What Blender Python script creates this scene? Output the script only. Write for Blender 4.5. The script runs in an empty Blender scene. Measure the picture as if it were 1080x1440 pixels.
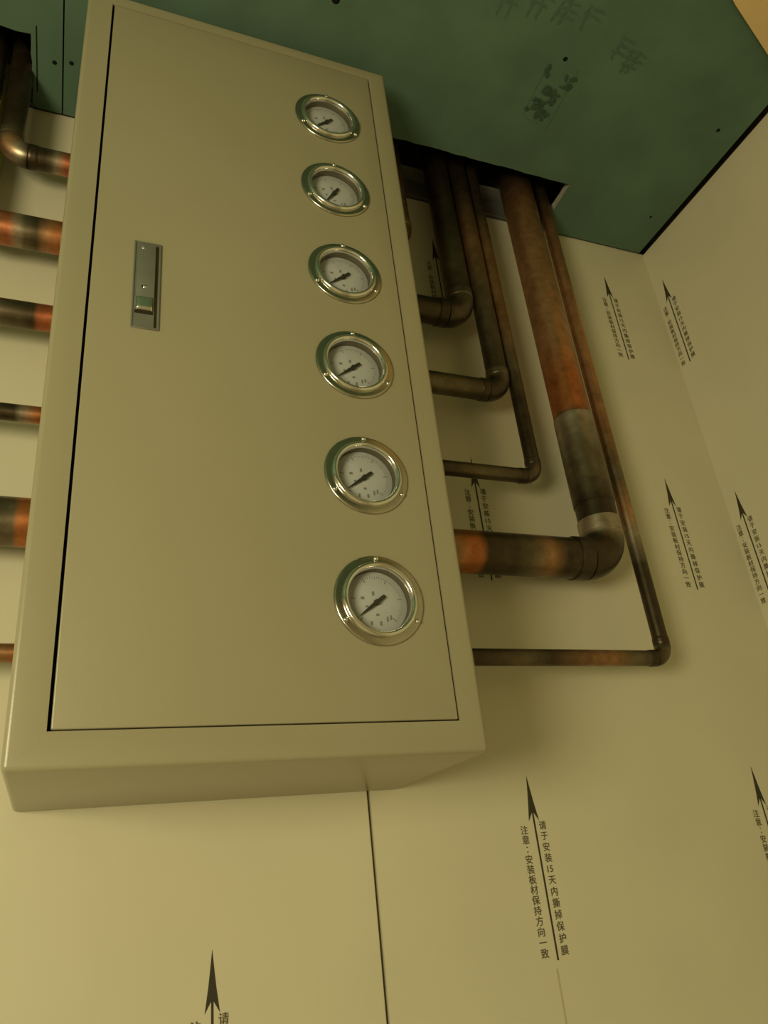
import bpy, bmesh, math, random
from mathutils import Matrix, Vector
random.seed(7)
scene = bpy.context.scene
COL = scene.collection

# ------------------------------------------------------------------ camera
# metres; X right along the tiled wall, Y into the wall (wall face at Y=0), Z up, floor at Z=0
cam_d = bpy.data.cameras.new('camera')
cam = bpy.data.objects.new('camera', cam_d); COL.objects.link(cam)
cam_d.sensor_fit = 'VERTICAL'; cam_d.sensor_height = 36.0; cam_d.sensor_width = 27.0
cam_d.lens = 27.135; cam_d.clip_start = 0.02
ax = Vector((0.92945, -0.35498, -0.10056)); ay = -Vector((0.07421, 0.44685, -0.89153)); az = -Vector((0.36141, 0.82117, 0.44166))
m = Matrix((ax, ay, az)).transposed().to_4x4(); m.translation = (0, -0.816, 1.5)
cam.matrix_world = m
scene.camera = cam

# ------------------------------------------------------------------ world, lamp, exposure
w = bpy.data.worlds.new('world'); scene.world = w; w.use_nodes = True
w.node_tree.nodes['Background'].inputs[0].default_value = (0.05, 0.045, 0.03, 1)
w.node_tree.nodes['Background'].inputs[1].default_value = 0.1
vs = scene.view_settings
vs.view_transform = 'Standard'; vs.look = 'None'; vs.gamma = 1.0; vs.use_curve_mapping = False
vs.exposure = 0.0
def lamp(name, loc, power, col, radius):
    d = bpy.data.lights.new(name, 'POINT'); d.energy = power; d.color = col; d.shadow_soft_size = radius
    o = bpy.data.objects.new(name, d); o.location = loc; COL.objects.link(o); return o
lamp('room_lamp', (-0.88, -1.28, 1.555), 59.0, (1.0, 0.90, 0.56), 0.26)

# ------------------------------------------------------------------ helpers
def prop(o, label=None, cat=None, group=None, kind=None):
    if label: o['label'] = label
    if cat: o['category'] = cat
    if group: o['group'] = group
    if kind: o['kind'] = kind
    return o
def link(name, me, mats=None, parent=None, loc=(0, 0, 0)):
    o = bpy.data.objects.new(name, me)
    COL.objects.link(o); o.location = loc
    if parent: o.parent = parent
    if mats is not None and len(me.materials) == 0:
        for mm in (mats if isinstance(mats, (list, tuple)) else [mats]): me.materials.append(mm)
    return o
def empty(name, loc=(0, 0, 0)):
    o = bpy.data.objects.new(name, None); o.location = loc; o.empty_display_size = 0.05
    COL.objects.link(o); return o
def fin(bm, name, smooth=False, angle=None):
    bmesh.ops.recalc_face_normals(bm, faces=bm.faces)
    me = bpy.data.meshes.new(name); bm.to_mesh(me); bm.free()
    if smooth:
        for p in me.polygons: p.use_smooth = True
        if angle is not None: me.set_sharp_from_angle(angle=math.radians(angle))
    return me
def box_into(bm, a, b, bev=0.0, seg=2):
    r = bmesh.ops.create_cube(bm, size=1.0)
    c = [(a[i] + b[i]) / 2 for i in range(3)]; s = [abs(b[i] - a[i]) for i in range(3)]
    for v in r['verts']: v.co = Vector((c[0] + v.co.x * s[0], c[1] + v.co.y * s[1], c[2] + v.co.z * s[2]))
    if bev > 0:
        es = list({e for v in r['verts'] for e in v.link_edges})
        bmesh.ops.bevel(bm, geom=es, offset=bev, segments=seg, affect='EDGES', profile=0.5)
def box(name, a, b, mat, parent=None, bev=0.0, seg=2):
    bm = bmesh.new(); box_into(bm, a, b, bev, seg)
    return link(name, fin(bm, name, bev > 0, 40), mat, parent)
def prism(name, pts, z0, z1, mats, parent=None, axis='z'):
    """polygon outline pushed along an axis; caps get material 0, rim material 1"""
    bm = bmesh.new()
    def P(u, v, t): return (u, v, t) if axis == 'z' else (u, t, v)
    lo = [bm.verts.new(P(u, v, z0)) for u, v in pts]; hi = [bm.verts.new(P(u, v, z1)) for u, v in pts]
    f1 = bm.faces.new(lo); f2 = bm.faces.new(hi[::-1]); rim = []
    n = len(pts)
    for i in range(n):
        f = bm.faces.new((lo[i], lo[(i + 1) % n], hi[(i + 1) % n], hi[i])); f.material_index = 1 if isinstance(mats, (list, tuple)) and len(mats) > 1 else 0
    bmesh.ops.triangulate(bm, faces=[f1, f2])
    return link(name, fin(bm, name), mats, parent)
def lathe_mesh(name, prof, n=56, smooth=40):
    """prof: (radius, height out of the front face); axis -Y"""
    bm = bmesh.new(); rings = []
    for r, h in prof:
        if r < 1e-6: rings.append([bm.verts.new((0, -h, 0))])
        else: rings.append([bm.verts.new((r * math.cos(2 * math.pi * k / n), -h, r * math.sin(2 * math.pi * k / n))) for k in range(n)])
    for a, b in zip(rings[:-1], rings[1:]):
        for k in range(n):
            k2 = (k + 1) % n
            vs_ = [a[k % len(a)], a[k2 % len(a)], b[k2 % len(b)], b[k % len(b)]]
            u = []
            for v in vs_:
                if v not in u: u.append(v)
            if len(u) > 2: bm.faces.new(u)
    return fin(bm, name, True, smooth)

# ------------------------------------------------------------------ materials
def mat(name, col, rough=0.5, metal=0.0, noise=0.0, scale=20.0, bump=0.0, bscale=200.0, spec=0.5, col2=None, stretch=None):
    m_ = bpy.data.materials.new(name); m_.use_nodes = True
    nt = m_.node_tree; b = nt.nodes['Principled BSDF']
    b.inputs['Base Color'].default_value = (*col, 1); b.inputs['Roughness'].default_value = rough
    b.inputs['Metallic'].default_value = metal; b.inputs['Specular IOR Level'].default_value = spec
    tc = nt.nodes.new('ShaderNodeTexCoord'); src = tc.outputs['Object']
    if stretch:
        mp = nt.nodes.new('ShaderNodeMapping'); mp.inputs['Scale'].default_value = stretch
        nt.links.new(src, mp.inputs['Vector']); src = mp.outputs['Vector']
    if noise > 0 or col2:
        nz = nt.nodes.new('ShaderNodeTexNoise'); nz.inputs['Scale'].default_value = scale; nz.inputs['Detail'].default_value = 6
        nt.links.new(src, nz.inputs['Vector'])
        mx = nt.nodes.new('ShaderNodeMix'); mx.data_type = 'RGBA'
        cr = nt.nodes.new('ShaderNodeValToRGB'); cr.color_ramp.elements[0].position = 0.32; cr.color_ramp.elements[1].position = 0.68
        nt.links.new(nz.outputs['Fac'], cr.inputs['Fac']); nt.links.new(cr.outputs['Color'], mx.inputs['Factor'])
        c2 = col2 or tuple(c * (1 - noise) for c in col)
        mx.inputs['A'].default_value = (*col, 1); mx.inputs['B'].default_value = (*c2, 1)
        nt.links.new(mx.outputs['Result'], b.inputs['Base Color'])
    if bump > 0:
        nb = nt.nodes.new('ShaderNodeTexNoise'); nb.inputs['Scale'].default_value = bscale; nb.inputs['Detail'].default_value = 3
        nt.links.new(src, nb.inputs['Vector'])
        bp = nt.nodes.new('ShaderNodeBump'); bp.inputs['Strength'].default_value = bump; bp.inputs['Distance'].default_value = 0.001
        nt.links.new(nb.outputs['Fac'], bp.inputs['Height']); nt.links.new(bp.outputs['Normal'], b.inputs['Normal'])
    return m_
M = {}
M['film'] = mat('protective_film', (0.64, 0.595, 0.43), 0.34, noise=0.06, scale=6, bump=0.06, bscale=9, spec=0.4)
M['paint'] = mat('beige_powder_coat', (0.338, 0.303, 0.189), 0.3, noise=0.05, scale=5, bump=0.05, bscale=700)
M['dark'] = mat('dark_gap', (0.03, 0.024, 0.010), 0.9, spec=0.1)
M['ink'] = mat('black_print', (0.035, 0.028, 0.012), 0.6)
M['ink2'] = mat('grey_brown_print', (0.10, 0.082, 0.035), 0.6)
M['green'] = mat('green_board_paper', (0.112, 0.188, 0.130), 0.9, noise=0.22, scale=9, bump=0.15, bscale=260, spec=0.2)
M['core'] = mat('gypsum_core', (0.36, 0.33, 0.26), 0.95, noise=0.2, scale=80, bump=0.4, bscale=160, spec=0.1)
M['stamp'] = mat('faded_stamp_ink', (0.066, 0.108, 0.074), 0.95, noise=0.35, scale=120, spec=0.1)
M['stamp2'] = mat('pale_stamp_ink', (0.094, 0.158, 0.108), 0.95, noise=0.2, scale=160, spec=0.1)
M['screw'] = mat('black_screw', (0.012, 0.013, 0.010), 0.95, spec=0.05)
M['chrome'] = mat('chrome', (0.78, 0.76, 0.7), 0.13, 1.0)
M['flange'] = mat('satin_chrome', (0.50, 0.47, 0.38), 0.2, 1.0, noise=0.12, scale=60)
M['zinc'] = mat('zinc_plate', (0.30, 0.295, 0.25), 0.36, 0.55, noise=0.1, scale=50)
M['can'] = mat('gauge_can', (0.16, 0.14, 0.10), 0.4, 0.5)
M['dial'] = mat('dial_white', (0.50, 0.51, 0.52), 0.6, noise=0.05, scale=60)
M['needle'] = mat('needle_black', (0.025, 0.022, 0.015), 0.45)
M['mark'] = mat('dial_grey_marks', (0.20, 0.195, 0.17), 0.7)
M['brick'] = mat('dark_masonry', (0.10, 0.085, 0.06), 0.95, noise=0.4, scale=12, bump=0.6, bscale=40)
M['steel'] = mat('galvanised_steel', (0.16, 0.155, 0.14), 0.6, 0.3, noise=0.2, scale=30)  # colour darkened to stand in for shade inside the ceiling void
M['concrete'] = mat('concrete', (0.28, 0.26, 0.21), 0.9, noise=0.25, scale=6, bump=0.4, bscale=60)
M['plaster'] = mat('plaster', (0.55, 0.50, 0.38), 0.9, noise=0.1, scale=4)
M['tan'] = mat('tan_board', (0.74, 0.53, 0.25), 0.75, noise=0.1, scale=12, bump=0.1, bscale=150)
M['tape'] = mat('yellow_green_tape', (0.38, 0.42, 0.05), 0.5, noise=0.1, scale=40)
def glass_mat():
    m_ = bpy.data.materials.new('gauge_glass'); m_.use_nodes = True; nt = m_.node_tree
    out = nt.nodes['Material Output']; nt.nodes.remove(nt.nodes['Principled BSDF'])
    t = nt.nodes.new('ShaderNodeBsdfTransparent'); t.inputs[0].default_value = (0.97, 0.97, 0.95, 1)
    g = nt.nodes.new('ShaderNodeBsdfGlossy'); g.inputs['Roughness'].default_value = 0.05
    lw = nt.nodes.new('ShaderNodeLayerWeight'); lw.inputs['Blend'].default_value = 0.5
    pw = nt.nodes.new('ShaderNodeMath'); pw.operation = 'POWER'; pw.inputs[1].default_value = 5.0; nt.links.new(lw.outputs['Facing'], pw.inputs[0])
    fr = nt.nodes.new('ShaderNodeMath'); fr.operation = 'MULTIPLY_ADD'; fr.inputs[1].default_value = 0.95; fr.inputs[2].default_value = 0.04; nt.links.new(pw.outputs[0], fr.inputs[0])
    mx = nt.nodes.new('ShaderNodeMixShader'); nt.links.new(fr.outputs[0], mx.inputs[0])
    nt.links.new(t.outputs[0], mx.inputs[1]); nt.links.new(g.outputs[0], mx.inputs[2]); nt.links.new(mx.outputs[0], out.inputs[0])
    return m_
M['glass'] = glass_mat()
def copper_mat():
    m_ = bpy.data.materials.new('tarnished_copper'); m_.use_nodes = True; nt = m_.node_tree; b = nt.nodes['Principled BSDF']
    at = nt.nodes.new('ShaderNodeVertexColor'); at.layer_name = 'Tarnish'
    tc = nt.nodes.new('ShaderNodeTexCoord')
    n1 = nt.nodes.new('ShaderNodeTexNoise'); n1.inputs['Scale'].default_value = 55; n1.inputs['Detail'].default_value = 7; n1.inputs['Roughness'].default_value = 0.65
    nt.links.new(tc.outputs['Object'], n1.inputs['Vector'])
    cr = nt.nodes.new('ShaderNodeValToRGB'); cr.color_ramp.elements[0].position = 0.3; cr.color_ramp.elements[1].position = 0.72
    cr.color_ramp.elements[0].color = (0.62, 0.58, 0.54, 1); cr.color_ramp.elements[1].color = (1.2, 1.17, 1.15, 1)
    nt.links.new(n1.outputs['Fac'], cr.inputs['Fac'])
    mx = nt.nodes.new('ShaderNodeMix'); mx.data_type = 'RGBA'; mx.blend_type = 'MULTIPLY'; mx.inputs['Factor'].default_value = 1.0
    nt.links.new(at.outputs['Color'], mx.inputs['A']); nt.links.new(cr.outputs['Color'], mx.inputs['B'])
    nt.links.new(mx.outputs['Result'], b.inputs['Base Color'])
    b.inputs['Metallic'].default_value = 0.8; b.inputs['Roughness'].default_value = 0.37
    bp = nt.nodes.new('ShaderNodeBump'); bp.inputs['Strength'].default_value = 0.15; bp.inputs['Distance'].default_value = 0.001
    nt.links.new(n1.outputs['Fac'], bp.inputs['Height']); nt.links.new(bp.outputs['Normal'], b.inputs['Normal'])
    return m_
M['copper'] = copper_mat()

# ------------------------------------------------------------------ the room
ZC = 2.536          # underside of the green ceiling boards
XR = 0.956          # right wall face
XL, YB = -2.4, -3.0
prop(box('floor', (XL, YB, -0.1), (XR, 0.0, 0.0), M['plaster']), 'pale floor of the room', 'floor', kind='structure')
slab = prop(box('ceiling_slab', (XL - .1, YB - .1, 3.1), (XR + .1, 0.12, 3.2), M['concrete']), 'concrete slab above the dropped green ceiling', 'ceiling', kind='structure')
slab.name = 'ceiling_upper'
wall = prop(box('wall_main', (XL, 0.010, 0.0), (XR + .1, 0.12, 3.1), M['brick']), 'main wall clad in cream film covered panels behind the box', 'wall', kind='structure')
wr = prop(box('wall_right', (XR + 0.010, YB, 0.0), (XR + .1, 0.01, 3.1), M['brick']), 'right hand wall clad in cream film covered panel', 'wall', kind='structure')
prop(box('wall_left', (XL - .1, YB, 0.0), (XL, 0.12, 3.1), M['plaster']), 'plain plaster wall on the far left', 'wall', kind='structure')
prop(box('wall_rear', (XL - .1, YB - .1, 0.0), (XR + .1, YB, 3.1), M['plaster']), 'plain plaster wall behind the viewer', 'wall', kind='structure')
# cladding panels: 10 mm sheets with open joints
TOP = ZC + 0.004
J1 = 0.3045
def panel(a, b, parent, bev=0.0008):
    return box('wall_panel', a, b, M['film'], parent, bev=bev, seg=1)
p_l = panel((J1 - 0.9, 0.0, 0.02), (J1 - 0.0016, 0.0099, TOP), wall)
p_r = panel((J1 + 0.0016, 0.0, 0.02), (XR + 0.0005, 0.0099, TOP), wall, 0.0)
panel((XL + .01, 0.0, 0.02), (J1 - 0.9035, 0.0099, TOP), wall)
p_s = panel((XR, -1.2, 0.02), (XR + 0.0099, 0.0, TOP - 0.002), wr, 0.0)
panel((XR, YB + .01, 0.02), (XR + 0.0099, -1.203, TOP - 0.002), wr)
# steel track fixed above the panels, inside the ceiling void
bm = bmesh.new()
box_into(bm, (-0.6, -0.004, TOP + 0.004), (0.94, 0.0098, TOP + 0.045), 0.001, 1)
box_into(bm, (-0.6, -0.028, TOP + 0.040), (0.94, -0.004, TOP + 0.045), 0.001, 1)
prop(link('trim_1', fin(bm, 'trim_1'), M['steel']), 'grey steel edge track on the wall above the panels', 'track', kind='structure')

# printed arrows and lettering of the protective film
def text_mesh(name, rows, pitch, size, dx, z_first):
    bm = bmesh.new(); dg = None
    for i, ch in enumerate(rows):
        if not ch: continue
        cu = bpy.data.curves.new('t', 'FONT'); cu.body = ch; cu.size = size; cu.align_x = 'CENTER'; cu.align_y = 'CENTER'; cu.resolution_u = 2
        o = bpy.data.objects.new('t', cu); COL.objects.link(o); bpy.context.view_layer.update()
        me = bpy.data.meshes.new_from_object(o.evaluated_get(bpy.context.evaluated_depsgraph_get()))
        k = len(bm.verts); bm.from_mesh(me); bm.verts.ensure_lookup_table()
        vs_ = bm.verts[k:]
        if vs_:
            cx = (min(v.co.x for v in vs_) + max(v.co.x for v in vs_)) / 2; cy = (min(v.co.y for v in vs_) + max(v.co.y for v in vs_)) / 2
            for v in vs_: v.co = Vector((dx + v.co.x - cx, 0, z_first - i * pitch + v.co.y - cy))
        bpy.data.objects.remove(o); bpy.data.curves.remove(cu); bpy.data.meshes.remove(me)
    base = list(bm.faces)
    for k, (ox, oz) in enumerate(((0.00022, 0.00010), (-0.00018, -0.00014))):        # heavy strokes
        g_ = bmesh.ops.duplicate(bm, geom=base)
        for v in [e for e in g_['geom'] if isinstance(e, bmesh.types.BMVert)]: v.co += Vector((ox, -0.00003 * (k + 1), oz))
    me = bpy.data.meshes.new(name); bm.to_mesh(me); bm.free(); return me
T_LEFT = text_mesh('film_lettering_notice', list('注意') + ['：'] + list('安装板材保持方向一致'), 0.0101, 0.0098, -0.0148, -0.0585)
T_RIGHT = text_mesh('film_lettering_date', list('请于安装') + ['15'] + list('天内撕掉保护膜'), 0.0113, 0.0098, 0.0100, -0.0550)
bm = bmesh.new()
def poly(pts): bm.faces.new([bm.verts.new((x, 0, z)) for x, z in pts])
poly([(0, 0), (0.0016, -0.014), (0.0036, -0.030), (0.0068, -0.050), (0.0012, -0.041), (0, -0.040)])
poly([(0, 0), (0, -0.040), (-0.0012, -0.041), (-0.0068, -0.050), (-0.0036, -0.030), (-0.0016, -0.014)])
poly([(-0.0011, -0.040), (-0.0011, -0.1875), (0.0011, -0.1875), (0.0011, -0.040)])
ARROW = bpy.data.meshes.new('printed_arrow'); bm.to_mesh(ARROW); bm.free()
ARROW.materials.append(M['ink']); T_LEFT.materials.append(M['ink2']); T_RIGHT.materials.append(M['ink2'])
def arrow(x, z, parent, side=False):
    for nm, me in (('printed_arrow', ARROW), ('printed_lettering', T_LEFT), ('printed_lettering', T_RIGHT)):
        o = bpy.data.objects.new(nm, me); COL.objects.link(o); o.parent = parent
        if side: o.location = (XR - 0.0003, x, z); o.rotation_euler = (0, 0, -math.pi / 2)
        else: o.location = (x, -0.0003, z)
for zt in (2.457, 2.038, 1.607, 1.18):
    arrow(0.501, zt, p_r); arrow(0.844, zt + (0.001 if zt > 1.7 else -0.004), p_r)
for zt in (1.471, 1.04): arrow(0.139, zt, p_l)
for zt in (2.456, 2.015, 1.57): arrow(-0.024, zt, p_s, side=True)
# faint crease of the film below the printed arrow
box('film_crease', (0.4965, -0.0006, 0.9), (0.4982, 0.001, 1.412), mat('film_crease', (0.50, 0.43, 0.25), 0.45), p_r)

# ------------------------------------------------------------------ ceiling boards
ceil = prop(empty('ceiling', (0, 0, ZC)), 'dark green plasterboard ceiling with rough pipe cutouts', 'ceiling', kind='structure')
def ragged(p, q, n, amp):
    out = []
    for i in range(n):
        t = i / n; x = p[0] + (q[0] - p[0]) * t; y = p[1] + (q[1] - p[1]) * t
        L = math.hypot(q[0] - p[0], q[1] - p[1]); nx, ny = -(q[1] - p[1]) / L, (q[0] - p[0]) / L
        d = 0 if i == 0 else random.uniform(-amp, amp)
        out.append((x + nx * d, y + ny * d))
    return out
yb = -0.0045
SEAM = -0.0705
pts = [(SEAM + 0.001, yb), (0.15, yb)] + ragged((0.15, yb), (0.15, -0.104), 4, .001)[1:] + ragged((0.15, -0.104), (0.7210, -0.1040), 40, 0.0011) \
      + ragged((0.7210, -0.1040), (0.7235, -0.03), 8, 0.0008) + [(0.7255, yb)] + [(0.9425, yb), (0.9425, -2.4), (SEAM + 0.001, -2.4)]
b_main = prism('board', pts, 0.0, 0.0125, [M['green'], M['core']], ceil)
pts = [(SEAM - 0.001, yb), (-0.1085, yb)] + ragged((-0.1085, yb), (-0.1095, -0.112), 8, 0.0012)[1:] + ragged((-0.1095, -0.112), (-0.52, -0.108), 24, 0.0015) \
      + [(-0.52, yb), (-1.27, yb), (-1.27, -2.4), (SEAM - 0.001, -2.4)]
b_left = prism('board', pts, 0.0, 0.0125, [M['green'], M['core']], ceil)
prism('board', [(XL + .005, yb), (-1.273, yb), (-1.273, -2.4), (XL + .005, -2.4)], 0.0, 0.0125, [M['green'], M['core']], ceil)
prism('board', [(XL + .005, -2.403), (0.9425, -2.403), (0.9425, YB + .005), (XL + .005, YB + .005)], 0.0, 0.0125, [M['green'], M['core']], ceil)
# tan sheet lapped under the green board toward the viewer
tanb = prism('board', [(0.930, -0.3675), (0.769, -0.4335), (0.66, -0.487), (0.60, -0.56), (0.60, -1.1), (0.930, -1.1)], -0.010, -0.0005, [M['tan'], M['tan']], ceil)
tanb['label'] = 'tan sheet overlapping the green ceiling board'
# screws
sm = lathe_mesh('board_screw', [(0.0, 0.0012), (0.0028, 0.0010), (0.0042, 0.0), (0.0042, -0.002)], 16)
sm.transform(Matrix.Rotation(math.pi / 2, 4, 'X')); sm.materials.append(M['screw'])
def screw(x, y, parent, s=1.0):
    o = bpy.data.objects.new('board_screw', sm); COL.objects.link(o); o.parent = parent; o.location = (x, y, 0.0); o.scale = (s, s, s)
for x, y, s in ((0.5903, -0.2925, .85), (0.8979, -0.2648, .8), (0.9065, -0.0848, .6), (-0.0600, -0.0860, .75), (0.2535, -0.271, 1.3), (0.2535, -0.62, 1), (0.59, -0.62, 1), (0.9, -0.55, 1)):
    screw(x, y, b_main, s)
for x, y, s in ((-0.0810, -0.0805, .75), (-0.085, -0.4, .8), (-0.40, -0.4, 1)): screw(x, y, b_left, s)
# score line next to the left cutout
box('score_line', (-0.1035, -0.125, -0.0003), (-0.1020, -0.03, 0.001), M['screw'], b_left)
# faded stamp on the board: framed emblem of blotchy strokes, and pale strokes of lettering too worn to read
def strokes(name, segs, wd, material, parent, seed=1):
    rnd = random.Random(seed); bm_ = bmesh.new()
    for si, (x0, y0, x1, y1, k) in enumerate(segs):
        zz = -0.0003 - 0.00002 * si
        n = 6; L = math.hypot(x1 - x0, y1 - y0) or 1e-6; nx, ny = -(y1 - y0) / L, (x1 - x0) / L; prev = None
        for i in range(n + 1):
            t = i / n; hw = wd * k * (0.6 + 0.5 * rnd.random()) * (0.45 + 0.55 * math.sin(math.pi * (0.15 + 0.7 * t)))
            j = (rnd.random() - .5) * wd * 0.5
            x = x0 + (x1 - x0) * t + nx * j; y = y0 + (y1 - y0) * t + ny * j
            a = bm_.verts.new((x + nx * hw, y + ny * hw, zz)); b = bm_.verts.new((x - nx * hw, y - ny * hw, zz))
            if prev: bm_.faces.new((prev[0], a, b, prev[1]))
            prev = (a, b)
    return link(name, fin(bm_, name), material, parent)
# frame corners on the board plane
fa, fb, fc, fd = (0.571, -0.278), (0.575, -0.196), (0.624, -0.186), (0.619, -0.283)
strokes('stamp_frame', [(*fa, *fb, .3), (*fb, *fc, .3), (*fc, *fd, .25)], 0.0022, M['stamp2'], b_main, 3)
rs = random.Random(11); segs = []
for (x, y, r, n) in ((0.586, -0.215, .011, 9), (0.597, -0.232, .012, 10), (0.603, -0.207, .009, 6), (0.577, -0.268, .006, 4), (0.613, -0.262, .007, 5), (0.590, -0.247, .009, 6), (0.608, -0.236, .007, 4)):
    for i in range(n):
        a = rs.uniform(0, 6.28); l = rs.uniform(.006, .014); cx = x + rs.uniform(-r, r); cy = y + rs.uniform(-r, r)
        segs.append((cx - l / 2 * math.cos(a), cy - l / 2 * math.sin(a), cx + l / 2 * math.cos(a), cy + l / 2 * math.sin(a), rs.uniform(.5, 1.1)))
strokes('stamp_emblem', segs, 0.0046, M['stamp'], b_main, 5)
segs = []
for gx, gy in ((0.475, -0.335), (0.515, -0.345), (0.555, -0.350), (0.595, -0.352), (0.665, -0.330), (0.69, -0.318)):
    for i in range(rs.choice((2, 3))): segs.append((gx - .014 + rs.uniform(-.004, .004), gy - .015 + i * .010, gx + .014 + rs.uniform(-.004, .004), gy - .012 + i * .010, .5))
    for i in range(rs.choice((1, 2))): segs.append((gx - .011 + i * .011, gy - .017, gx - .010 + i * .011 + rs.uniform(-.004, .004), gy + .018, .5))
strokes('stamp_lettering', segs, 0.0045, M['stamp2'], b_main, 9)

# ------------------------------------------------------------------ the valve box
FX0, FX1, FZ0, FZ1 = -0.0402, 0.3372, 1.5996, 2.4996
YF = -0.216                       # front face
DX0, DX1, DZ0, DZ1 = -0.0105, 0.3118, 1.6275, 2.4790
cab = prop(empty('valve_box', ((FX0 + FX1) / 2, -0.1, FZ0)), 'beige metal medical gas valve box with six round gauges on its door', 'valve box')
def under(o, p):
    o.parent = p; o.matrix_parent_inverse = Matrix.Translation(p.location).inverted(); return o
def shell():
    bm_ = bmesh.new(); t = 0.0015
    r = bmesh.ops.create_cube(bm_, size=1.0)
    for v in r['verts']: v.co = Vector((FX0 if v.co.x < 0 else FX1, YF if v.co.y < 0 else -0.0005, FZ0 if v.co.z < 0 else FZ1))
    bmesh.ops.bevel(bm_, geom=list(bm_.edges), offset=0.0045, segments=4, affect='EDGES', profile=0.5)
    return fin(bm_, 'box_shell', True, 50)
def boolean(me, cutters):
    o = bpy.data.objects.new('tmp', me); COL.objects.link(o); tmp = [o]
    for i, c in enumerate(cutters):
        co = bpy.data.objects.new('cut', c); COL.objects.link(co); tmp.append(co)
        md = o.modifiers.new('b', 'BOOLEAN'); md.operation = 'DIFFERENCE'; md.object = co; md.solver = 'EXACT'
    bpy.context.view_layer.update()
    out = bpy.data.meshes.new_from_object(o.evaluated_get(bpy.context.evaluated_depsgraph_get()))
    for q in tmp: bpy.data.objects.remove(q)
    return out
def cubemesh(a, b):
    bm_ = bmesh.new(); box_into(bm_, a, b); return fin(bm_, 'c')
g = 0.0013
cut = cubemesh((DX0 - 0.0025, YF - .01, DZ0 - g), (DX1 + g, -0.004, DZ1 + g))
cut2 = cubemesh((FX0 + .002, YF + .0025, FZ0 + .002), (FX1 - .002, -0.003, FZ1 - .002))
bme = boolean(shell(), [cut, cut2])
bme.materials.clear(); bme.materials.append(M['paint'])
for p in bme.polygons: p.use_smooth = True; p.material_index = 0
bme.set_sharp_from_angle(angle=math.radians(30))
under(link('box_body', bme), cab)
# return lip around the opening, dark inside the door gap
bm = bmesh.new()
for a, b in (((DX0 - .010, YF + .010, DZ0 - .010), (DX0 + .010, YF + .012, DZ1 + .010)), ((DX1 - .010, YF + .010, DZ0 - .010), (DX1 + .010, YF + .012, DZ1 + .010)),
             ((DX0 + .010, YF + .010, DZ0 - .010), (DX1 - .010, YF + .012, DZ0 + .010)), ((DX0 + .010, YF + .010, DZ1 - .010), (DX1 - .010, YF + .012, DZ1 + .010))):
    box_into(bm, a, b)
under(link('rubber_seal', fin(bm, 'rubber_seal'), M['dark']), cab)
# door with six round openings
GX = [0.2480, 0.2486, 0.2493, 0.2499, 0.2499, 0.2497]
GZ = [2.3750, 2.2490, 2.1177, 1.9928, 1.8614, 1.7336]
bm = bmesh.new(); box_into(bm, (DX0, YF + 0.0002, DZ0), (DX1, YF + 0.0090, DZ1), 0.0012, 3)
dme = fin(bm, 'door', False)
cutters = []
for x, z in zip(GX, GZ):
    bm = bmesh.new()
    bmesh.ops.create_cone(bm, cap_ends=True, segments=48, radius1=0.0335, radius2=0.0335, depth=0.06, matrix=Matrix.Translation((x, YF, z)) @ Matrix.Rotation(math.pi / 2, 4, 'X'))
    cutters.append(fin(bm, 'c'))
dme = boolean(dme, cutters); dme.materials.clear(); dme.materials.append(M['paint'])
for p in dme.polygons: p.use_smooth = True; p.material_index = 0
dme.set_sharp_from_angle(angle=math.radians(35))
under(link('door', dme), cab)

# gauges ------------------------------------------------------------
FL = lathe_mesh('gauge_flange', [(0.0315, -0.001), (0.0315, 0.0022), (0.0405, 0.0024), (0.0418, 0.0020), (0.0425, 0.0010), (0.0425, 0.0003)])
BZ = lathe_mesh('bezel_ring', [(0.0355, 0.0018), (0.0355, 0.0038), (0.0350, 0.0052), (0.0339, 0.0061), (0.0326, 0.0064), (0.0313, 0.0060), (0.0304, 0.0049), (0.0300, 0.0033), (0.0298, 0.0012), (0.0310, 0.0008)], 72, 60)
CAN = lathe_mesh('gauge_can', [(0.0312, 0.0008), (0.0300, -0.0012), (0.0300, -0.0086), (0.0330, -0.0086), (0.0330, -0.0002)])
BACK = lathe_mesh('gauge_can_back', [(0.0330, -0.0088), (0.0330, -0.032), (0.030, -0.034), (0.0, -0.034)])
DIAL = lathe_mesh('dial_face', [(0.0, -0.0062), (0.0292, -0.0062), (0.0298, -0.0067), (0.0298, -0.0085), (0.0, -0.0085)])
GLS = lathe_mesh('gauge_glass', [(0.0, 0.0016), (0.0300, 0.0016)])
SCR = lathe_mesh('flange_screw', [(0.0, 0.0046), (0.0012, 0.0044), (0.0022, 0.0036), (0.0026, 0.0022)], 20, 80)
bm = bmesh.new()
def flat(pts, y=0.0101): bm.faces.new([bm.verts.new((x, y, z)) for x, z in pts])
YD = 0.0062
for i in range(51):                                   # scale ticks over 270 degrees
    a = math.radians(225 - 270 * i / 50); r0 = 0.0205 if i % 10 == 0 else (0.0222 if i % 5 == 0 else 0.0232); r1 = 0.0250; wd = 0.00045 if i % 10 == 0 else 0.00022
    c, s = math.cos(a), math.sin(a)
    flat([(r0 * c - wd * s, r0 * s + wd * c), (r1 * c - wd * s, r1 * s + wd * c), (r1 * c + wd * s, r1 * s - wd * c), (r0 * c + wd * s, r0 * s - wd * c)], YD - 0.0002)
for x, z, wx, wz in ((-0.0025, 0.0085, .0012, .0022), (-0.013, 0.004, .0018, .0014), (-0.0095, -0.004, .0014, .001), (0.0, -0.0115, .0016, .0012), (0.0025, -0.0195, .0011, .0022), (-0.0065, -0.0195, .0011, .002), (0.009, -0.0155, .0009, .0026), (0.0125, -0.014, .0009, .0024)):
    flat([(x - wx, z - wz), (x + wx, z - wz * .8), (x + wx * .8, z + wz), (x - wx, z + wz * .9)], YD - 0.0002)
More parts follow.
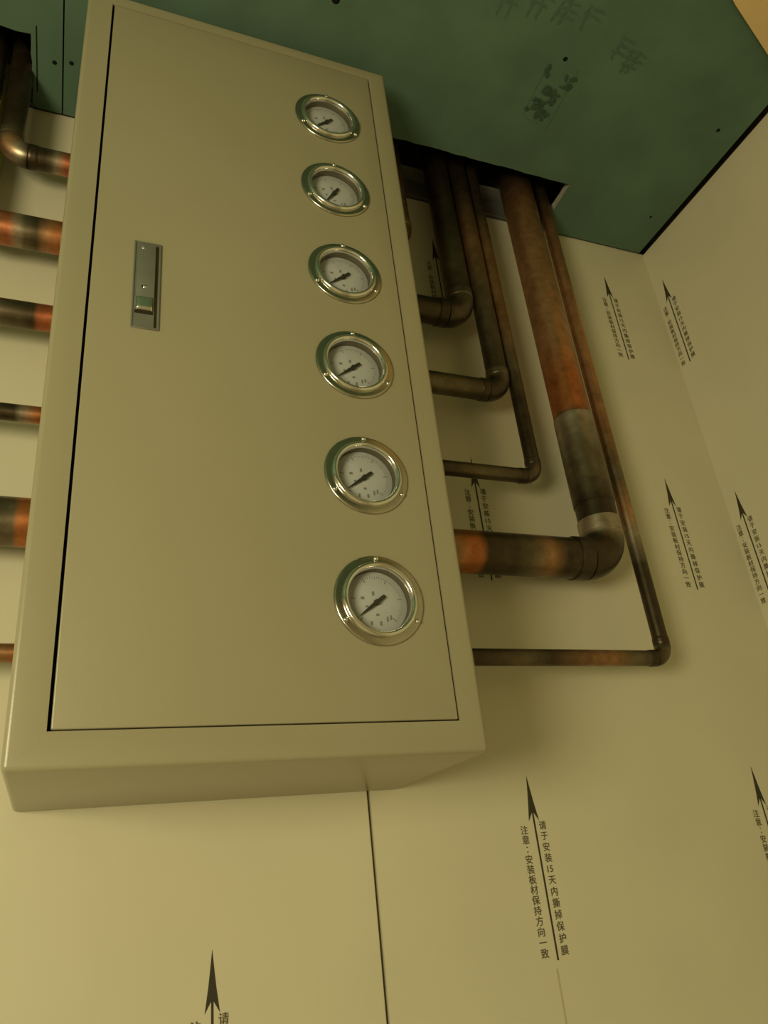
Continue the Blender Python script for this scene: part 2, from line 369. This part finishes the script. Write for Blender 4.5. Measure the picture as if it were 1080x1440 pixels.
MARKS = fin(bm, 'dial_marks')
def needle_mesh(ang):
    bm_ = bmesh.new(); a = math.radians(ang); d = Vector((math.cos(a), 0, math.sin(a))); n = Vector((-math.sin(a), 0, math.cos(a)))
    out = [(-0.0100, .0016), (-0.0060, .0019), (0.0, .0015), (0.006, .0016), (0.0225, .0003)]
    top = [d * t + n * w_ for t, w_ in out] + [d * t - n * w_ for t, w_ in reversed(out)]
    f_ = [bm_.verts.new(v + Vector((0, 0.0038, 0))) for v in top]; b_ = [bm_.verts.new(v + Vector((0, 0.0044, 0))) for v in top]
    bm_.faces.new(f_); bm_.faces.new(b_[::-1])
    for i in range(len(f_)): bm_.faces.new((f_[i], f_[(i + 1) % len(f_)], b_[(i + 1) % len(f_)], b_[i]))
    r = bmesh.ops.create_cone(bm_, cap_ends=True, segments=20, radius1=0.0030, radius2=0.0024, depth=0.0034, matrix=Matrix.Translation((0, 0.0045, 0)) @ Matrix.Rotation(math.pi / 2, 4, 'X'))
    return fin(bm_, 'needle')
ORD = ('topmost round chrome gauge', 'second round chrome gauge from the top', 'third round chrome gauge from the top', 'fourth round chrome gauge from the top', 'fifth round chrome gauge from the top', 'lowest and largest looking chrome gauge')
NA = [222, 236, 219, 218, 217, 217]
for i, (x, z) in enumerate(zip(GX, GZ)):
    ga = link('pressure_gauge', FL if i == 0 else FL, M['flange'], None, (x, YF, z)); under(ga, cab)
    ga['label'] = ORD[i]
    for nm, me, mm in (('bezel', BZ, M['chrome']), ('inner_ring', CAN, M['can']), ('gauge_can', BACK, M['can']), ('dial', DIAL, M['dial']), ('dial_marks', MARKS, M['mark']), ('gauge_glass', GLS, M['glass'])):
        link(nm, me, mm, ga)
    link('needle', needle_mesh(NA[i]), M['needle'], ga)
    for a in (90, 210, 330):
        link('flange_screw', SCR, M['chrome'], ga, (0.0392 * math.cos(math.radians(a)), 0, 0.0392 * math.sin(math.radians(a))))
# flush lock ---------------------------------------------------------
LX0, LX1, LZ0, LZ1 = 0.0272, 0.0530, 1.9970, 2.1065
bm = bmesh.new()
box_into(bm, (LX0, YF - 0.0006, LZ0), (LX1, YF + 0.0003, LZ1), 0.0003, 1)
bw = 0.0016
for a, b in (((LX0, LZ0), (LX0 + bw, LZ1)), ((LX1 - bw, LZ0), (LX1, LZ1)), ((LX0 + bw, LZ0), (LX1 - bw, LZ0 + bw)), ((LX0 + bw, LZ1 - bw), (LX1 - bw, LZ1))):
    box_into(bm, (a[0], YF - 0.0017, a[1]), (b[0], YF - 0.0004, b[1]), 0.0005, 2)
lock = under(link('lock_plate', fin(bm, 'lock_plate', True, 40), M['zinc']), cab); lock['label'] = 'grey zinc flush lock plate with push tab'
def sub(name, me, mm, parent):
    o = link(name, me, mm); o.parent = parent; o.matrix_parent_inverse = (Matrix.Translation(cab.location)).inverted() @ Matrix.Translation(cab.location); return o
bm = bmesh.new(); box_into(bm, (LX0 + .0036, YF - 0.0023, 2.0350), (LX1 - .0052, YF - 0.0005, LZ1 - .0035), 0.0006, 2)
sub('lock_lever', fin(bm, 'lock_lever', True, 40), M['zinc'], lock)
bm = bmesh.new()                                       # push tab: a pillowed chrome button standing out of the plate
x0, x1, z0, z1, NU = LX0 + .0038, LX1 - .0062, 2.0185, 2.0345, 18
grid = []
for a in range(NU + 1):
    row = []
    for b in range(NU + 1):
        u, v = 2 * a / NU - 1, 2 * b / NU - 1
        u, v = math.copysign(abs(u) ** .6, u), math.copysign(abs(v) ** .6, v)
        h = 0.0006 + 0.0042 * max(0.0, (1 - u ** 6)) ** .5 * max(0.0, (1 - v ** 6)) ** .5
        row.append(bm.verts.new(((x0 + x1) / 2 + u * (x1 - x0) / 2, YF - h, (z0 + z1) / 2 + v * (z1 - z0) / 2)))
    grid.append(row)
for a in range(NU):
    for b in range(NU): bm.faces.new((grid[a][b], grid[a + 1][b], grid[a + 1][b + 1], grid[a][b + 1]))
sub('push_tab', fin(bm, 'push_tab', True, 50), M['chrome'], lock)
for nm, px, pz, r, mm in (('rivet', 0.0385, 2.0475, .0021, M['chrome']), ('rivet', 0.0362, 2.0980, .0026, M['zinc']), ('keyhole', 0.0368, 2.0472, .0015, M['dark'])):
    me = lathe_mesh(nm, [(0.0, .0036 if nm == 'rivet' else .0030), (r * .6, .0033 if nm == 'rivet' else .0030), (r, .0024)], 20, 60); me.transform(Matrix.Translation((px, YF, pz)))
    sub(nm, me, mm, lock)
bm = bmesh.new(); box_into(bm, (LX1 - .0048, YF - .0009, LZ0 + .003), (LX1 - .0024, YF - .0004, LZ1 - .003))  # flat dark strip painting the recess wall's dark reflection
box_into(bm, (LX0 + .0030, YF - .0010, 2.0150), (LX1 - .0058, YF - .0004, 2.0186))
sub('lock_slot', fin(bm, 'lock_slot'), M['dark'], lock)

# ------------------------------------------------------------------ copper pipes
BRIGHT, BROWN, DARK, OLIVE, PALE, RED, MID = (0.50, 0.18, 0.06), (0.35, 0.19, 0.085), (0.075, 0.056, 0.032), (0.17, 0.14, 0.085), (0.42, 0.36, 0.26), (0.48, 0.15, 0.065), (0.52, 0.285, 0.135)
RUST = (0.50, 0.18, 0.06)
def lerp_prof(prof, t):
    if t <= prof[0][0]: return prof[0][1]
    for (a, ca), (b, cb) in zip(prof[:-1], prof[1:]):
        if t <= b:
            k = (t - a) / max(1e-6, b - a); return tuple(ca[i] + (cb[i] - ca[i]) * k for i in range(3))
    return prof[-1][1]
def sweep(name, path, rad, prof, parent, n=28):
    """tube along a path in a plane of constant Y; rad: number or list; prof: tarnish colours over 0..1"""
    bm_ = bmesh.new(); cl = bm_.verts.layers.float_color.new('Tarnish'); rings = []; N = len(path)
    L = [0.0]
    for a, b in zip(path[:-1], path[1:]): L.append(L[-1] + (Vector(b) - Vector(a)).length)
    for i, p in enumerate(path):
        p = Vector(p); t = (Vector(path[min(i + 1, N - 1)]) - Vector(path[max(i - 1, 0)])).normalized()
        nn = t.cross(Vector((0, 1, 0))).normalized(); r = rad[i] if isinstance(rad, list) else rad
        c = lerp_prof(prof, L[i] / L[-1]); ring = []
        for k in range(n):
            a = 2 * math.pi * k / n
            v = bm_.verts.new(p + nn * (r * math.cos(a)) + Vector((0, 1, 0)) * (r * math.sin(a))); v[cl] = (*c, 1); ring.append(v)
        rings.append(ring)
    for a, b in zip(rings[:-1], rings[1:]):
        for k in range(n): bm_.faces.new((a[k], a[(k + 1) % n], b[(k + 1) % n], b[k]))
    bm_.faces.new(rings[0][::-1]); bm_.faces.new(rings[-1])
    return under(link(name, fin(bm_, name, True, 50), M['copper']), parent)
def line(a, b, step=0.006):
    n = max(2, int((Vector(b) - Vector(a)).length / step)); return [tuple(Vector(a) + (Vector(b) - Vector(a)) * (i / n)) for i in range(n + 1)]
def sleeve(name, a, b, r, prof, parent):                # a collar with softened ends
    a, b = Vector(a), Vector(b); d = (b - a); L = d.length; d = d / L; e = min(0.0015, L * .2)
    ts = [0, e, L * .33, L * .5, L * .67, L - e, L]; rr = [r * .93, r, r, r, r, r, r * .93]
    return sweep(name, [tuple(a + d * t) for t in ts], rr, prof, parent)
YP = -0.053
def pipe(label, x_box, z, x_up, r, hcol, ecol, vcol, top=2.86, group=None, couplings=(), z_up_col0=None):
    """a line leaving the box side at height z, elbowing up at x_up and rising through the ceiling cutout"""
    sg = 1 if x_up > x_box else -1
    root = prop(empty('copper_pipe', (x_up, YP, z)), label, 'pipe', group)
    er = r * 1.15 + 0.006                                # bend radius
    xe = x_up - sg * er
    sweep('tube', line((x_box, YP, z), (xe, YP, z)), r, hcol, root)
    pts_ = [(xe + sg * er * math.sin(a), YP, z + er * (1 - math.cos(a))) for a in [math.pi / 2 * i / 12 for i in range(13)]]
    sweep('elbow', pts_, r * 1.05, ecol, root)
    c = max(0.010, r * 0.8)
    sleeve('elbow_collar', (xe - sg * c, YP, z), (xe + sg * .0005, YP, z), r * 1.07, [(0, ecol[0][1])], root)
    sleeve('elbow_collar', (x_up, YP, z + er - .0005), (x_up, YP, z + er + c), r * 1.07, [(0, ecol[-1][1])], root)
    sweep('riser', line((x_up, YP, z + er), (x_up, YP, top), 0.012), r, vcol, root)
    for kind, a, b, prof in couplings:
        if kind == 'h': sleeve('coupling', (a, YP, z), (b, YP, z), r * 1.045, prof, root)
        else: sleeve('coupling', (x_up, YP, a), (x_up, YP, b), r * 1.045, prof, root)
    return root
XB = FX1 - 0.001; XA = FX0 + 0.001
G1 = 'pipes leaving the right side of the valve box'; G2 = 'pipes leaving the left side of the valve box'
# right side, bottom to top; dark riser tops carry the ceiling void's shade as colour
pipe('thin copper pipe lowest on the right, running furthest before turning up', XB, 1.7318, 0.7020, 0.0100,
     [(0, DARK), (.3, DARK), (.45, OLIVE), (.55, DARK), (.8, BROWN), (.9, OLIVE), (1, DARK)], [(0, DARK), (.7, OLIVE), (1, DARK)], [(0, DARK), (.1, DARK), (.14, PALE), (.17, MID), (.22, OLIVE), (.3, BROWN), (.5, MID), (.65, BROWN), (.72, DARK), (1, DARK)], group=G1)
pipe('thickest copper pipe, dark elbow beside the lowest gauge, rising brown', XB, 1.8645, 0.6500, 0.0270,
     [(0, BROWN), (.30, BROWN), (.34, BRIGHT), (.40, BRIGHT), (.43, DARK), (.58, DARK), (.68, OLIVE), (.76, BROWN), (.84, DARK), (1, DARK)], [(0, DARK), (.6, DARK), (.8, OLIVE), (1, PALE)],
     [(0, DARK), (.06, DARK), (.19, OLIVE), (.20, RUST), (.26, RUST), (.33, MID), (.5, MID), (.62, BROWN), (.70, DARK), (1, DARK)], group=G1,
     couplings=[('v', 1.945, 2.088, [(0, DARK), (.25, OLIVE), (.6, OLIVE), (.85, PALE), (1, PALE)])])  # pale upper end is a highlight painted into the coupling colour
pipe('thin dark copper pipe right of the fifth gauge, third from the bottom', XB, 1.9820, 0.5640, 0.0102,
     [(0, BROWN), (.4, DARK), (.7, OLIVE), (1, DARK)], [(0, DARK), (.6, OLIVE), (1, DARK)], [(0, DARK), (.12, DARK), (.2, OLIVE), (.3, BROWN), (.45, BROWN), (.55, DARK), (1, DARK)], group=G1)
pipe('medium dark copper pipe right of the fourth gauge', XB, 2.1170, 0.5360, 0.0155,
     [(0, DARK), (.6, OLIVE), (1, DARK)], [(0, DARK), (.6, DARK), (1, OLIVE)], [(0, DARK), (.15, OLIVE), (.35, BROWN), (.5, DARK), (1, DARK)], group=G1)
pipe('dark copper pipe with short stub right of the third gauge', XB, 2.2460, 0.4960, 0.0195,
     [(0, DARK), (1, DARK)], [(0, DARK), (1, OLIVE)], [(0, DARK), (.1, OLIVE), (.25, DARK), (1, DARK)], group=G1)
pipe('brown copper riser hugging the right edge of the box', XB, 2.3770, 0.4170, 0.0150,
     [(0, BROWN), (1, DARK)], [(0, DARK), (1, BROWN)], [(0, BROWN), (.4, OLIVE), (1, DARK)], group=G1)
# left side, top to bottom
pipe('copper pipe left of the topmost gauge, turning up into the ceiling hole', XA, 2.3800, -0.1215, 0.0147,
     [(0, RED), (.28, RED), (.40, PALE), (.52, OLIVE), (.62, DARK), (1, DARK)], [(0, DARK), (.2, PALE), (.6, MID), (1, OLIVE)], [(0, OLIVE), (.06, DARK), (1, DARK)], group=G2)
l2 = pipe('thick copper pipe on the left, second from the top, orange and black bands', XA, 2.2515, -0.1620, 0.0200,
     [(0, MID), (.12, BRIGHT), (.32, MID), (.35, DARK), (.55, OLIVE), (.62, PALE), (.72, RED), (1, MID)], [(0, MID), (1, DARK)], [(0, DARK), (.3, OLIVE), (1, DARK)], group=G2)
pipe('medium copper pipe left of the lock, dark with an orange red end', XA, 2.1262, -0.2080, 0.0153,
     [(0, RED), (.17, RED), (.19, DARK), (.45, OLIVE), (.6, DARK), (1, DARK)], [(0, DARK), (1, OLIVE)], [(0, DARK), (.3, BROWN), (1, BROWN)], group=G2)
pipe('thin copper pipe on the left, fourth from the top', XA, 1.9940, -0.2520, 0.0094,
     [(0, RED), (.08, BRIGHT), (.15, PALE), (.17, DARK), (1, OLIVE)], [(0, DARK), (1, OLIVE)], [(0, DARK), (.3, BROWN), (1, BROWN)], group=G2)
pipe('thickest left copper pipe with a bright orange patch by the box', XA, 1.8660, -0.3150, 0.0250,
     [(0, BRIGHT), (.085, BRIGHT), (.10, OLIVE), (.3, DARK), (1, OLIVE)], [(0, DARK), (1, OLIVE)], [(0, DARK), (.3, BROWN), (1, BROWN)], group=G2)
pipe('thin copper pipe lowest on the left, near the box bottom', XA, 1.7325, -0.3820, 0.0088,
     [(0, RED), (.06, BROWN), (.3, MID), (1, BROWN)], [(0, DARK), (1, OLIVE)], [(0, DARK), (.3, BROWN), (1, BROWN)], group=G2)
# earth cable dropping from the left ceiling hole behind the pipes
me = lathe_mesh('earth_cable', [(0.0, 2.27), (0.0065, 2.2705), (0.007, 2.28), (0.007, 2.70), (0.0, 2.70)], 20)
me.transform(Matrix.Rotation(-math.pi / 2, 4, 'X'))
prop(link('earth_cable', me, M['tape'], None, (-0.1415, -0.0075, 0)), 'yellow green earth cable on the wall behind the upper left pipe', 'cable')
